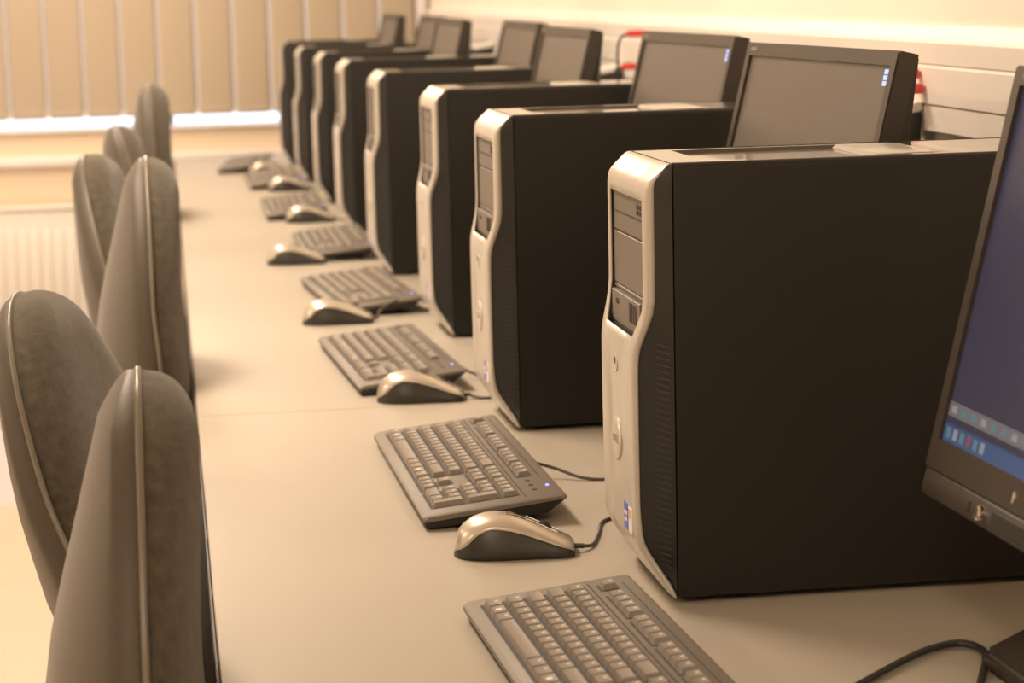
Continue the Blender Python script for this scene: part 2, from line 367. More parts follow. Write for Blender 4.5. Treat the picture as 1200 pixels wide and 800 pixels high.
def make_tower():
    t = empty('computer_tower', (0, 0, 0))
    # sheet steel case
    bm = BM(); box(bm, (TD / 2 + 0.001, 0, 0.006 + (TH - 0.0105) / 2), (TD - 0.002, TW - 0.006, TH - 0.0105), 0.002)
    case = obj('case', bm, 'black_case', t)
    # top cover with a shallow recess
    bm = BM()
    zt, zr = TH, TH - 0.003
    hw = TW / 2
    rx0, rx1, ry = 0.036, 0.262, 0.070
    def q(pts): bm.faces.new([bm.verts.new(p) for p in pts])
    o4 = [(0.001, -hw + 0.004), (TD, -hw + 0.004), (TD, hw - 0.004), (0.001, hw - 0.004)]
    i4 = [(rx0, -ry), (rx1, -ry), (rx1, ry), (rx0 , ry)]
    for k in range(4):
        j = (k + 1) % 4
        q([(*o4[k], zt), (*o4[j], zt), (*i4[j], zt), (*i4[k], zt)])
        q([(*i4[k], zt), (*i4[j], zt), (*[c * 0.985 + (0.0025 if n == 0 else 0) for n, c in enumerate(i4[j])], zr), (*[c * 0.985 + (0.0025 if n == 0 else 0) for n, c in enumerate(i4[k])], zr)])
        q([(*o4[k], zt), (*o4[k], TH - 0.0045), (*o4[j], TH - 0.0045), (*o4[j], zt)])
    q([(*[c * 0.985 + (0.0025 if n == 0 else 0) for n, c in enumerate(p)], zr) for p in i4])
    bmesh.ops.remove_doubles(bm, verts=bm.verts[:], dist=1e-5)
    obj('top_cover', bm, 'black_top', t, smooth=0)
    # cover latch
    bm = BM()
    prism(bm, [(0.196, TH - 0.003), (0.200, TH + 0.0006), (0.254, TH + 0.0006), (0.262, TH - 0.0002), (0.262, TH - 0.003)], 'y', -0.066, 0.066)
    bmesh.ops.bevel(bm, geom=bm.edges[:], offset=0.0008, segments=1, affect='EDGES')
    obj('cover_latch', bm, 'silver_light', t)
    for s in (-1, 1):                                   # side panels with a rolled top edge
        bm = BM(); yo = s * TW / 2; yi = s * (TW / 2 - 0.0035)
        pts = [(yi, 0.0065), (yo, 0.0065), (yo, TH - 0.006), (yo - s * 0.0012, TH - 0.0022), (yo - s * 0.004, TH + 0.0002), (yo - s * 0.0075, TH + 0.0004), (yo - s * 0.0075, TH - 0.0012), (yi, TH - 0.005)]
        loft(bm, [[(x, y, z) for y, z in pts] for x in (0.0012, TD)])
        obj('side_panel', bm, 'black_case', t, smooth=50)
        for fx in (0.03, TD - 0.03):
            bm = BM(); lathe(bm, [(0.0085, 0.0), (0.010, 0.002), (0.010, 0.0065), (0.0, 0.0065)], 12, Matrix.Translation((fx, s * 0.07, 0))); obj('foot', bm, 'rubber', t)
    # dark core of the front bezel (its flanks are the dark wings)
    bm = BM(); rings = []
    for z, uf, w, ue in PROF:
        e = max(ue - 0.0006, 0.0002); y0 = TW / 2 - 0.0016
        rings.append([(0.0, -y0, z), (-e * 0.5, -(y0 * 0.5 + (w - 0.0008) * 0.5), z), (-e, -(w - 0.0008), z), (-e, w - 0.0008, z), (-e * 0.5, (y0 * 0.5 + (w - 0.0008) * 0.5), z), (0.0, y0, z)])
    loft(bm, rings); obj('bezel_core', bm, 'black_plastic', t, smooth=40)
    for s in (-1, 1):                                   # slanted vent slots on the wings
        bm = BM()
        for k in range(36):
            z = 0.026 + k * 0.0061
            zf, uf, w, ue = prof_at(z); e = ue - 0.0006; y0 = TW / 2 - 0.0016
            ua, ub = 0.0035, min(0.0155, e - 0.004)
            if ub < ua + 0.003: continue
            ya = y0 + (w - 0.0008 - y0) * ua / e; yb = y0 + (w - 0.0008 - y0) * ub / e
            h = 0.0018
            A = [(-ua, s * (ya + 0.0001), z), (-ub, s * (yb + 0.0001), z + 0.0035), (-ub, s * (yb + 0.0001), z + 0.0035 + h), (-ua, s * (ya + 0.0001), z + h)]
            B = [(p[0] - 0.0001, p[1] + s * 0.0012, p[2]) for p in A]
            loft(bm, [A, B])
        obj('vent_grille', bm, 'vent_rib', t, smooth=0)
    # silver front shell with the drive bay opening
    bm = BM(); rows = []
    ZH1, ZH0 = 0.3735, 0.247
    for z, uf, w, ue in PROF:
        hh = 0.0735
        if z < 0.272: hh = 0.0735 - (0.272 - z) * 0.55
        hh = max(0.030, min(hh, w - 0.0125))
        d = uf - ue
        pr = [(ue, w), (ue + d * 0.45, w), (ue + d * 0.78, w - 0.0014), (uf - d * 0.05, w - 0.0040), (uf, max(w - 0.0085, hh + 0.002)), (uf, hh + 0.001), (uf - 0.0006, hh)]
        half = [(-u, y) for u, y in pr]
        row = [(x, -y, z) for x, y in half] + [(-uf, -hh * 0.5, z), (-uf, 0, z), (-uf, hh * 0.5, z)] + [(x, y, z) for x, y in reversed(half)]
        rows.append([bm.verts.new(p) for p in row])
    n = len(rows[0])
    for r in range(len(rows) - 1):
        zt, zb = PROF[r][0], PROF[r + 1][0]
        for i in range(n - 1):
            if 6 <= i <= n - 8 and zb >= ZH0 - 1e-6 and zt <= ZH1 + 1e-6: continue
            bm.faces.new((rows[r][i], rows[r][i + 1], rows[r + 1][i + 1], rows[r + 1][i]))
    fb = obj('front_bezel', bm, 'silver', t, smooth=50)
    sd = fb.modifiers.new('thickness', 'SOLIDIFY'); sd.thickness = 0.0022; sd.offset = -1
    # drive bay
    bm = BM(); box(bm, (-0.0185, 0, 0.3105), (0.004, 0.152, 0.127)); bay = obj('drive_bay', bm, 'bay_dark', t)
    def bayplate(name, y0, y1, z0, z1, par, m='bay', u=0.0195, th=0.0035):
        bm = BM(); box(bm, (-u - th / 2 + 0.002, (y0 + y1) / 2, (z0 + z1) / 2), (th, y1 - y0, z1 - z0), 0.0006, 1); return obj(name, bm, m, par)
    od = bayplate('optical_drive', -0.0722, 0.0722, 0.3355, 0.3725, t)
    bm = BM(); box(bm, (-0.0214, 0, 0.3535), (0.0006, 0.144, 0.0011)); obj('tray_gap', bm, 'bay_dark', od)
    for dy, dz in ((-0.040, 0.0650), (-0.050, 0.0650), (-0.060, 0.0650), (-0.040, 0.0595), (-0.050, 0.0595), (-0.060, 0.0595)):
        bm = BM(); box(bm, (-0.0213, dy, 0.300 + dz), (0.0008, 0.0070, 0.0040)); obj('control_mark', bm, 'bay_dark', od)
    bayplate('bay_cover', -0.0722, 0.0722, 0.283, 0.3335, t)
    bayplate('bay_cover', -0.0722, 0.0722, 0.2785, 0.2818, t)
    pp = bayplate('port_panel', -0.064, 0.064, 0.2475, 0.2773, t, u=0.0215, th=0.006)
    for dy in (-0.020, -0.029, -0.038, -0.047):
        bm = BM(); box(bm, (-0.0256, dy, 0.2645), (0.0010, 0.0046, 0.0185), 0.0003, 1); obj('usb_port', bm, 'bay_dark', pp)
    for dy in (0.034, 0.041):
        bm = BM(); lathe(bm, [(0.0027, 0.0), (0.0027, 0.0008), (0.0, 0.0008)], 12, Matrix.Translation((-0.0254, dy, 0.268)) @ Matrix.Rotation(-PI / 2, 4, 'Y')); obj('audio_port', bm, 'bay_dark', pp)
    # power button, badge, stickers
    R = Matrix.Rotation(-PI / 2, 4, 'Y')
    bm = BM(); lathe(bm, [(0.0085, 0), (0.0088, 0.0006), (0.0078, 0.0012), (0.0070, 0.0006), (0.0, 0.0010)], 24, Matrix.Translation((-0.0355, 0, 0.214)) @ R)
    pb = obj('power_button', bm, 'silver', t)
    bm = BM(); box(bm, (-0.0368, 0, 0.2165), (0.0005, 0.0013, 0.0060)); obj('power_mark', bm, 'bay_dark', pb)
    bm = BM(); lathe(bm, [(0.0205, 0), (0.0205, 0.0008), (0.0192, 0.0018), (0.0, 0.0012)], 32, Matrix.Translation((-0.0354, 0, 0.141)) @ R)
    bd = obj('badge', bm, 'badge', t)
    tb = text_bm('DELL', 0.0115, Matrix.Translation((-0.0370, 0, 0.141)) @ Matrix(((0, 0, -1, 0), (-1, 0, 0, 0), (0, 1, 0, 0), (0, 0, 0, 1))))
    obj('badge_letters', tb, 'silver_light', bd, smooth=0)
    bm = BM(); box(bm, (-0.0350, -0.034, 0.0735), (0.0006, 0.0165, 0.025)); s1 = obj('sticker', bm, 'sticker_blue', t, smooth=0)
    bm = BM(); box(bm, (-0.0354, -0.034, 0.0762), (0.0004, 0.0125, 0.0035)); box(bm, (-0.0354, -0.034, 0.0700), (0.0004, 0.0115, 0.0025)); obj('sticker_print', bm, 'sticker_white', s1, smooth=0)
    bm = BM(); box(bm, (-0.0350, -0.054, 0.0725), (0.0006, 0.0165, 0.024)); s2 = obj('sticker', bm, 'sticker_white', t, smooth=0)
    bm = BM(); box(bm, (-0.0354, -0.053, 0.079), (0.0004, 0.010, 0.009)); obj('sticker_print', bm, 'sticker_orange', s2, smooth=0)
    # back: ports plate and fan grille
    bm = BM(); box(bm, (TD + 0.001, 0.045, 0.28), (0.003, 0.045, 0.16), 0.001); box(bm, (TD + 0.001, -0.02, 0.29), (0.003, 0.08, 0.08), 0.001)
    obj('rear_panel', bm, 'frame_grey', t)
    return t

tower = make_tower()
TOW = [(0.447, 2.012, 0.004), (0.434, 2.876, 0.012), (0.452, 3.700, 0.012), (0.437, 4.566, 0.0), (0.437, 5.447, 0.0), (0.433, 6.215, -0.01), (0.420, 6.95, -0.02), (0.408, 7.72, -0.075)]
tlab = ['nearest tall black computer tower with silver front, above the nearest keyboard', 'second black and silver computer tower from the front, its right side half seen',
        'third black and silver computer tower from the front', 'fourth black and silver computer tower, behind the third one', 'fifth black and silver computer tower in the row',
        'sixth black and silver computer tower in the row', 'seventh computer tower, last one showing a silver front edge', 'farthest computer tower, all dark against the blind']
index_kids(tower)
for i, (x, y, a) in enumerate(TOW):
    t = tower if i == 0 else copy_tree(tower)
    # (x, y) is the near front corner of the case
    t.location = (x - math.sin(a) * TW / 2, y + math.cos(a) * TW / 2, DZ); t.rotation_euler = (0, 0, a)
    tag(t, tlab[i], 'computer tower', 'computer towers along the desks')

# ------------------------------------------------------------------ monitor
def make_monitor(tilt=0.232, navy=False):
    t = empty('monitor', (0, 0, 0))
    W, H = 0.510, 0.342
    # panel frame: local x = towards the wall, y = across, z = up the panel; origin bottom centre of sound bar's top
    P = Matrix.Translation((0.0, 0, 0.162)) @ Matrix.Rotation(tilt, 4, 'Y')
    hw = W / 2
    def pobj(name, bm, m, par=t, smooth=35):
        bm.transform(P); return obj(name, bm, m, par, smooth=smooth)
    bm = BM()
    sb, bb, bt = 0.0165, 0.027, 0.0165
    O = [(-hw, 0), (hw, 0), (hw, H), (-hw, H)]; I = [(-hw + sb, bb), (hw - sb, bb), (hw - sb, H - bt), (-hw + sb, H - bt)]
    for k in range(4):
        j = (k + 1) % 4
        def f(*pts): bm.faces.new([bm.verts.new(p) for p in pts])
        a, b, c, d = O[k], O[j], I[j], I[k]
        f((0, *a), (0, *b), (0, *c), (0, *d)); f((0, *d), (0, *c), (0.004, *c), (0.004, *d)); f((0, *a), (0.022, *a), (0.022, *b), (0, *b))
        f((0.022, *a), (0.022, *d), (0.022, *c), (0.022, *b))
    bmesh.ops.remove_doubles(bm, verts=bm.verts[:], dist=1e-5)
    es = [e for e in bm.edges if all(abs(v.co.x) < 1e-6 and (abs(abs(v.co.y) - hw) < 1e-6 or v.co.z < 1e-6 or abs(v.co.z - H) < 1e-6) for v in e.verts)
          and (abs(e.verts[0].co.y) == abs(e.verts[1].co.y) or e.verts[0].co.z == e.verts[1].co.z) and (abs(abs(e.verts[0].co.y) - hw) < 1e-6 or e.verts[0].co.z < 1e-6 or abs(e.verts[0].co.z - H) < 1e-6)]
    bmesh.ops.bevel(bm, geom=es, offset=0.002, segments=2, affect='EDGES')
    pobj('front_bezel', bm, 'monitor')
    bm = BM(); box(bm, (0.0055, 0, (bb + H - bt) / 2), (0.003, W - 2 * sb + 0.002, H - bb - bt + 0.002))
    scr = pobj('screen', bm, 'screen_navy' if navy else 'screen_grey', smooth=0)
    zb, yl = bb, hw - sb                                # user's left is +y
    def chip(name, y, z, w, h, m, x=0.0036, par=scr):
        bm = BM(); box(bm, (x, y, z), (0.0003, w, h)); return pobj(name, bm, m, par, smooth=0)
    if navy:
        tb = chip('toolbar', 0, zb + 0.027, 2 * yl, 0.012, 'bar_grey', 0.0038)
        chip('toolbar', 0, zb + 0.0165, 2 * yl, 0.007, 'screen_navy', 0.0038)
        tk = chip('taskbar', 0, zb + 0.0075, 2 * yl, 0.015, 'bar_blue', 0.0038)
        for k, m in enumerate(['icon_teal', 'icon_light', 'icon_teal', 'icon_red', 'icon_teal', 'icon_light']):
            chip('taskbar_icon', yl - 0.010 - k * 0.0145, zb + 0.0075, 0.0085, 0.0090, m)
        for k in range(9): chip('toolbar_icon', yl - 0.012 - k * 0.021, zb + 0.027, 0.010, 0.0055, 'icon_teal' if k % 3 else 'icon_light', 0.0035)
    else:
        for k in range(3): chip('desktop_icon', -yl + 0.013, H - bt - 0.006 - k * 0.0062, 0.015, 0.0050, 'icon_blue')
    # rear housing, chamfered towards the back
    bm = BM()
    sec = [(0.021, 0.003), (0.021, H - 0.003), (0.026, H - 0.004), (0.038, H - 0.075), (0.042, H - 0.13), (0.042, 0.05), (0.030, 0.006)]
    rings = []
    for y, k in ((-hw + 0.003, 0.62), (-hw + 0.02, 0.96), (hw - 0.02, 0.96), (hw - 0.003, 0.62)):
        rings.append([(0.021 + (x - 0.021) * k, y, z) for x, z in sec])
    loft(bm, rings); pobj('rear_housing', bm, 'monitor_back', smooth=30)
    bm = BM(); box(bm, (0.050, 0, 0.165), (0.024, 0.22, 0.16), 0.008); pobj('rear_cover', bm, 'monitor_back')
    # sound bar clipped below the panel
    bm = BM(); prism(bm, [(0.002, -0.0225), (0.0, -0.019), (0.0, -0.002), (0.001, -0.0004), (0.034, -0.0004), (0.034, -0.012), (0.026, -0.0225)], 'y', -hw + 0.004, hw - 0.004)
    bmesh.ops.bevel(bm, geom=bm.edges[:], offset=0.0016, segments=2, affect='EDGES')
    sbar = pobj('sound_bar', bm, 'monitor')
    for s in (-1, 1):
        bm = BM(); box(bm, (-0.0002, s * 0.052, -0.0115), (0.0012, 0.098, 0.013), 0.0005, 1); pobj('speaker_grille', bm, 'vent_black', sbar)
        bm = BM(); box(bm, (-0.0002, s * 0.147, -0.0115), (0.0012, 0.0045, 0.0095), 0.0004, 1); pobj('clip_slot', bm, 'vent_black', sbar)
    kn = BM(); lathe(kn, [(0.0062, 0), (0.0062, 0.004), (0.0048, 0.0056), (0.0, 0.0056)], 16, Matrix.Translation((0.0, 0.120, -0.0115)) @ Matrix.Rotation(-PI / 2, 4, 'Y'))
    pobj('volume_knob', kn, 'chrome', sbar)
    bm = BM(); lathe(bm, [(0.0048, 0), (0.0048, 0.0010), (0.0, 0.0014)], 16, Matrix.Translation((0.0, 0.070, 0.0125)) @ Matrix.Rotation(-PI / 2, 4, 'Y'))
    pobj('power_button', bm, 'chrome')
    bm = BM(); box(bm, (-0.0003, hw - 0.032, H - 0.0085), (0.0006, 0.022, 0.0045)); pobj('name_plate', bm, 'bay', smooth=0)
    # neck and base (upright, on the desk)
    bm = BM()
    rings = []
    for z, x, d, w in ((0.012, 0.155, 0.045, 0.075), (0.10, 0.160, 0.036, 0.066), (0.22, 0.160, 0.032, 0.062), (0.36, 0.160, 0.030, 0.060)):
        rings.append([(x - d / 2, -w / 2, z), (x + d / 2, -w / 2, z), (x + d / 2, w / 2, z), (x - d / 2, w / 2, z)])
    loft(bm, rings); bmesh.ops.bevel(bm, geom=bm.edges[:], offset=0.006, segments=2, affect='EDGES')
    obj('stand_neck', bm, 'monitor_back', t)
    bm = BM(); box(bm, (0.136, 0, 0.335), (0.050, 0.10, 0.10), 0.004); obj('tilt_hinge', bm, 'monitor_back', t)
    bm = BM(); prism(bm, [(0.028, -0.195), (0.085, -0.245), (0.225, -0.245), (0.225, 0.245), (0.085, 0.245), (0.028, 0.195)], 'z', 0.0, 0.019); bmesh.ops.bevel(bm, geom=bm.edges[:], offset=0.006, segments=3, affect='EDGES'); sbs = obj('stand_base', bm, 'monitor', t)
    bm = BM(); lathe(bm, [(0.052, 0.0), (0.052, 0.0022), (0.045, 0.0032), (0.042, 0.0022), (0.040, 0.0010), (0.0, 0.0010)], 32, Matrix.Translation((0.128, 0, 0.0185))); obj('swivel_ring', bm, 'chrome', sbs)
    return t

# x of the panel front at its bottom edge, centre y, yaw
MON = [(0.621, 1.562, 0.03), (0.650, 2.530, 0.055), (0.698, 3.400, 0.05), (0.652, 4.195, 0.0), (0.708, 5.10, 0.0), (0.652, 5.925, 0.01), (0.688, 6.675, 0.0), (0.646, 7.42, 0.0)]
mlab = ['dark framed monitor at the right edge of the photo with a dark blue desktop', 'monitor between the nearest and second towers, greyish screen turned on',
        'monitor standing between the second and third towers', 'monitor standing between the third and fourth towers', 'monitor between the fourth and fifth towers, its edge hidden by the one in front',
        'monitor standing between the fifth and sixth towers', 'monitor between the sixth and seventh towers, only its left edge showing', 'farthest monitor, seen in front of the last tower']
m_navy = make_monitor(navy=True); m_grey = make_monitor()
index_kids(None)
for i, (x, y, a) in enumerate(MON):
    t = m_navy if i == 0 else (m_grey if i == 1 else copy_tree(m_grey))
    t.location = (x + 0.004, y, DZ); t.rotation_euler = (0, 0, a)
    tag(t, mlab[i], 'monitor', 'monitors along the wall')

# ------------------------------------------------------------------ keyboard
KL, KW = 0.482, 0.156
def ktop(x): return 0.0165 + (x + KW / 2) / KW * 0.0155
KANG = math.atan2(0.0155, KW)
UN = 0.01895
def key_layout():
    """(kind, x centre, y centre, width in x, width in y); user's left is +y"""
    K = []; y0 = KL / 2 - 0.0255
    rows = [-0.0555, -0.0365, -0.0175, 0.0015, 0.0205]
    L = [[1.25, 1.25, 1.25, 6.25, 1.25, 1.25, 1.25, 1.25], [1.25] + [1] * 11 + [2.75], [1.75] + [1] * 12 + [1.25], [1.5] + [1] * 12 + [1.5], [1] * 13 + [2]]
    for x, r in zip(rows, L):
        y = y0
        for w in r:
            K.append(('space_bar' if w == 6.25 else 'key', x, y - w * UN / 2, 0.0160, w * UN - 0.0012)); y -= w * UN
    F = 0.0500; y = y0
    K.append(('function_key', F, y - UN / 2, 0.0150, UN - 0.0012)); y -= UN * 2
    for g in range(3):
        for k in range(4): K.append(('function_key', F, y - UN / 2, 0.0150, UN - 0.0012)); y -= UN
        y -= UN / 2
    yn = y0 - 15 * UN - 0.0065
    for k in range(3):
        K.append(('function_key', F, yn - (k + .5) * UN, 0.0150, UN - 0.0012))
        K.append(('navigation_key', 0.0205, yn - (k + .5) * UN, 0.0160, UN - 0.0012)); K.append(('navigation_key', 0.0015, yn - (k + .5) * UN, 0.0160, UN - 0.0012))
        K.append(('arrow_key', -0.0555, yn - (k + .5) * UN, 0.0160, UN - 0.0012))
    K.append(('arrow_key', -0.0365, yn - 1.5 * UN, 0.0160, UN - 0.0012))
    yp = yn - 3 * UN - 0.0065
    for x in rows[1:]:
        for k in range(3): K.append(('keypad_key', x, yp - (k + .5) * UN, 0.0160, UN - 0.0012))
    K.append(('keypad_key', rows[0], yp - UN, 0.0160, 2 * UN - 0.0012)); K.append(('keypad_key', rows[0], yp - 2.5 * UN, 0.0160, UN - 0.0012))
    K.append(('keypad_key', rows[4], yp - 3.5 * UN, 0.0160, UN - 0.0012))
    K.append(('keypad_key', (rows[2] + rows[3]) / 2, yp - 3.5 * UN, 0.0160 + 0.019, UN - 0.0012)); K.append(('keypad_key', (rows[0] + rows[1]) / 2, yp - 3.5 * UN, 0.0160 + 0.019, UN - 0.0012))
    return K, y0, yn, yp
KEYS, KY0, KYN, KYP = key_layout()

def key_bm(bm, wx, wy, mtx, legend=True, logo=False):
    h = 0.0058; t = 0.0021
    rings = []
    for z, ins, sh in ((0, 0, 0), (h * 0.75, t * 0.72, 0), (h * 0.97, t, 0), (h * 0.90, t + 0.0016, 0)):
        a, b = wx / 2 - ins, wy / 2 - ins * 0.8
        rings.append([mtx @ Vector(p) for p in ((-a + 0.0006, -b, z), (a, -b, z), (a, b, z), (-a + 0.0006, b, z))])
    loft(bm, rings, cap0=False)
    if legend and wy < 0.024:
        if logo:
            lathe(bm, [(0.0030, h * 0.90), (0.0030, h * 0.935), (0.0, h * 0.935)], 14, mtx, mi=1)
        else:
            z = h * 0.925
            bm.faces.new([bm.verts.new(mtx @ Vector(p)) for p in ((0.0012, 0.0012, z), (0.0040, 0.0012, z), (0.0040, 0.0036, z), (0.0012, 0.0036, z))]).material_index = 1

def make_keyboard(detail=True):
    t = empty('keyboard', (0, 0, 0))
    hl, hw = KL / 2, KW / 2
    # upper plate
    bm = BM()
    def ring(x, inset, z): return None
    top = [(-hw + 0.004, ktop(-hw) + 0.0003), (hw - 0.003, ktop(hw))]
    plate = []
    for y, k in ((-hl, 1), (-hl + 0.003, 0), (hl - 0.003, 0), (hl, 1)):
        d = 0.0022 * k
        plate.append([(-hw + d, y, ktop(-hw) - 0.0075), (-hw + d, y, ktop(-hw) - 0.003 - d), (-hw + 0.005 + d, y, ktop(-hw + 0.005) - d), (hw - 0.004 - d, y, ktop(hw - 0.004) - d), (hw - d, y, ktop(hw) - 0.0025 - d), (hw - d, y, ktop(hw) - 0.0055)])
    loft(bm, plate); obj('top_case', bm, 'key_body', t, smooth=40)
    # tapered underside
    bm = BM()
    loft(bm, [[(-hw + 0.001, -hl + 0.001, ktop(-hw) - 0.0072), (hw - 0.001, -hl + 0.001, ktop(hw) - 0.0052), (hw - 0.001, hl - 0.001, ktop(hw) - 0.0052), (-hw + 0.001, hl - 0.001, ktop(-hw) - 0.0072)],
              [(-hw + 0.004, -hl + 0.003, 0.0018), (hw - 0.020, -hl + 0.008, 0.0105), (hw - 0.020, hl - 0.008, 0.0105), (-hw + 0.004, hl - 0.003, 0.0018)]])
    obj('bottom_case', bm, 'key_under', t)
    for s in (-1, 1):
        bm = BM(); box(bm, (hw - 0.032, s * (hl - 0.06), 0.0065), (0.010, 0.030, 0.013), 0.001); obj('rear_foot', bm, 'key_under', t)
        bm = BM(); box(bm, (-hw + 0.018, s * (hl - 0.06), 0.0015), (0.012, 0.030, 0.003), 0.0005, 1); obj('rubber_pad', bm, 'key_under', t)
    # sunken wells
    S = Matrix.Rotation(-KANG, 4, 'Y')
    def on(x, y): return Matrix.Translation((x, y, ktop(x))) @ S
    def well(y0, y1, x0, x1):
        bm = BM(); box(bm, (0, 0, -0.0006), (x1 - x0, y0 - y1, 0.0016), mtx=on((x0 + x1) / 2, (y0 + y1) / 2)); obj('key_well', bm, 'key_well', t, smooth=0)
    well(KY0 + 0.002, KY0 - 15 * UN - 0.001, -0.0665, 0.0315)
    well(KYN + 0.001, KYN - 3 * UN - 0.001, -0.0100, 0.0315); well(KYN + 0.001, KYN - 3 * UN - 0.001, -0.0665, -0.0450)
    well(KYN - UN + 0.001, KYN - 2 * UN - 0.001, -0.0455, -0.0265)
    well(KYP + 0.001, KYP - 4 * UN - 0.002, -0.0665, 0.0315)
    y = KY0
    well(y + 0.001, y - UN - 0.001, 0.0410, 0.0590); y -= 2 * UN
    for g in range(3): well(y + 0.001, y - 4 * UN - 0.001, 0.0410, 0.0590); y -= 4.5 * UN
    well(KYN + 0.001, KYN - 3 * UN - 0.001, 0.0410, 0.0590)
    bm = BM()                                            # long fine groove behind the keys
    box(bm, (0, 0, 0.0001), (0.0012, KL - 0.03, 0.0004), mtx=on(0.0355, 0)); box(bm, (0, 0, 0.0001), (0.0010, KL - 0.05 - 4 * UN, 0.0004), mtx=on(0.0655, 0.035))
    obj('groove', bm, 'key_well', t, smooth=0)
    if detail:
        cache = {}; nl = 0
        for kind, x, y, wx, wy in KEYS:
            logo = kind == 'key' and x == -0.0555 and 1 < (KY0 - y) / UN < 2.2 or kind == 'key' and x == -0.0555 and 12 < (KY0 - y) / UN < 13.4
            k = (round(wx, 4), round(wy, 4), logo)
            if k not in cache:
                bm = BM(); key_bm(bm, wx, wy, Matrix.Identity(4), True, logo); o = obj(kind, bm, ['key', 'legend'], t, smooth=25); cache[k] = o.data
            else:
                o = bpy.data.objects.new(kind, cache[k]); COL.objects.link(o); o.parent = t
            o.location = (x, y, ktop(x)); o.rotation_euler = (0, -KANG, 0)
    else:
        bm = BM()
        for kind, x, y, wx, wy in KEYS: key_bm(bm, wx, wy, on(x, y), True)
        obj('key_block', bm, ['key', 'legend'], t, smooth=25)
    bm = BM(); box(bm, (0, 0, 0.0002), (0.0035, 0.0060, 0.0012), 0.0004, 1, mtx=on(0.066, KYP - 2.6 * UN)); obj('indicator_light', bm, 'led_blue', t)
    for k in range(3):
        bm = BM(); box(bm, (0, 0, 0.0002), (0.0050, 0.0060, 0.0010), 0.0004, 1, mtx=on(0.050, KYP - (0.8 + k * 1.2) * UN)); obj('media_button', bm, 'key_under', t)
    return t

KB = [(0.335, 1.772, 0.045), (0.323, 2.600, 0.018), (0.317, 3.437, 0.053), (0.341, 4.241, 0.075), (0.355, 5.106, 0.0), (0.318, 6.035, -0.01), (0.310, 6.98, 0.0), (0.255, 7.640, -0.10)]
klab = ['nearest keyboard, cut off by the bottom edge of the photo', 'keyboard behind the nearest mouse, beside the nearest tower', 'keyboard behind the second mouse, second tower beside it',
        'keyboard just behind the third mouse, beside the third tower', 'keyboard behind the fourth mouse, beside the fourth tower', 'keyboard behind the fifth mouse, beside the fifth tower',
        'keyboard behind the sixth mouse, almost hidden by it', 'farthest keyboard, at the window end of the desk']
kb_fine = make_keyboard(True); kb_plain = make_keyboard(False)
index_kids(None)
kbs = []
for i, (x, y, a) in enumerate(KB):
    if i < 5: t = kb_fine if i == 0 else copy_tree(kb_fine)
    else: t = kb_plain if i == 5 else copy_tree(kb_plain)
    t.location = (x, y, DZ); t.rotation_euler = (0, 0, a); kbs.append(t)
    tag(t, klab[i], 'keyboard', 'keyboards along the desks')

# ------------------------------------------------------------------ mouse  (front with the cord points to +x)
ML = 0.122
def mouse_h(s):      # height of the back, s 0 (palm end) .. 1 (front)
    P = [(0, 0.009), (0.015, 0.0155), (0.03, 0.0200), (0.05, 0.0242), (0.08, 0.0282), (0.16, 0.0342), (0.26, 0.0376), (0.36, 0.0385), (0.48, 0.0370), (0.62, 0.0318), (0.76, 0.0245), (0.88, 0.0180), (0.96, 0.0140), (1.0, 0.0095)]
    return 1.10 * lin(P, s)
def mouse_w(s):
    P = [(0, 0.008), (0.03, 0.0165), (0.08, 0.0235), (0.16, 0.0290), (0.28, 0.0325), (0.42, 0.0325), (0.58, 0.0305), (0.74, 0.0295), (0.88, 0.0290), (0.96, 0.0265), (1.0, 0.0215)]
    return lin(P, s)
def lin(P, s):
    for (a, b), (c, d) in zip(P, P[1:]):
        if s <= c: return b + (d - b) * (s - a) / (c - a)
    return P[-1][1]
def mouse_edge(s):   # lower edge of the silver shell as a share of the height
    return lin([(0, 0.35), (0.05, 0.30), (0.10, 0.36), (0.15, 0.52), (0.22, 0.66), (0.32, 0.72), (0.5, 0.68), (0.7, 0.62), (0.85, 0.56), (0.95, 0.50), (1, 0.45)], s)
S_ = [0, 0.015, 0.03, 0.05, 0.08, 0.12, 0.16, 0.21, 0.26, 0.31, 0.36, 0.42, 0.48, 0.55, 0.62, 0.69, 0.76, 0.82, 0.88, 0.92, 0.96, 0.985, 1.0]
def mp(s, th, off=0.0, waist=0.0):
    h, w = mouse_h(s), mouse_w(s)
    c, sn = math.cos(th), math.sin(th)
    y = (w - waist * math.sin(PI * min(1, max(0, (s - .1) / .85))) * (1 - abs(2 * sn - 1)) ) * (abs(c) ** 0.70) * (1 if c >= 0 else -1)
    z = (h - 0.002) * (max(sn, 0) ** 0.80) + 0.002
    return Vector(((s - 0.5) * ML, y * (1 + off / w), z + off))
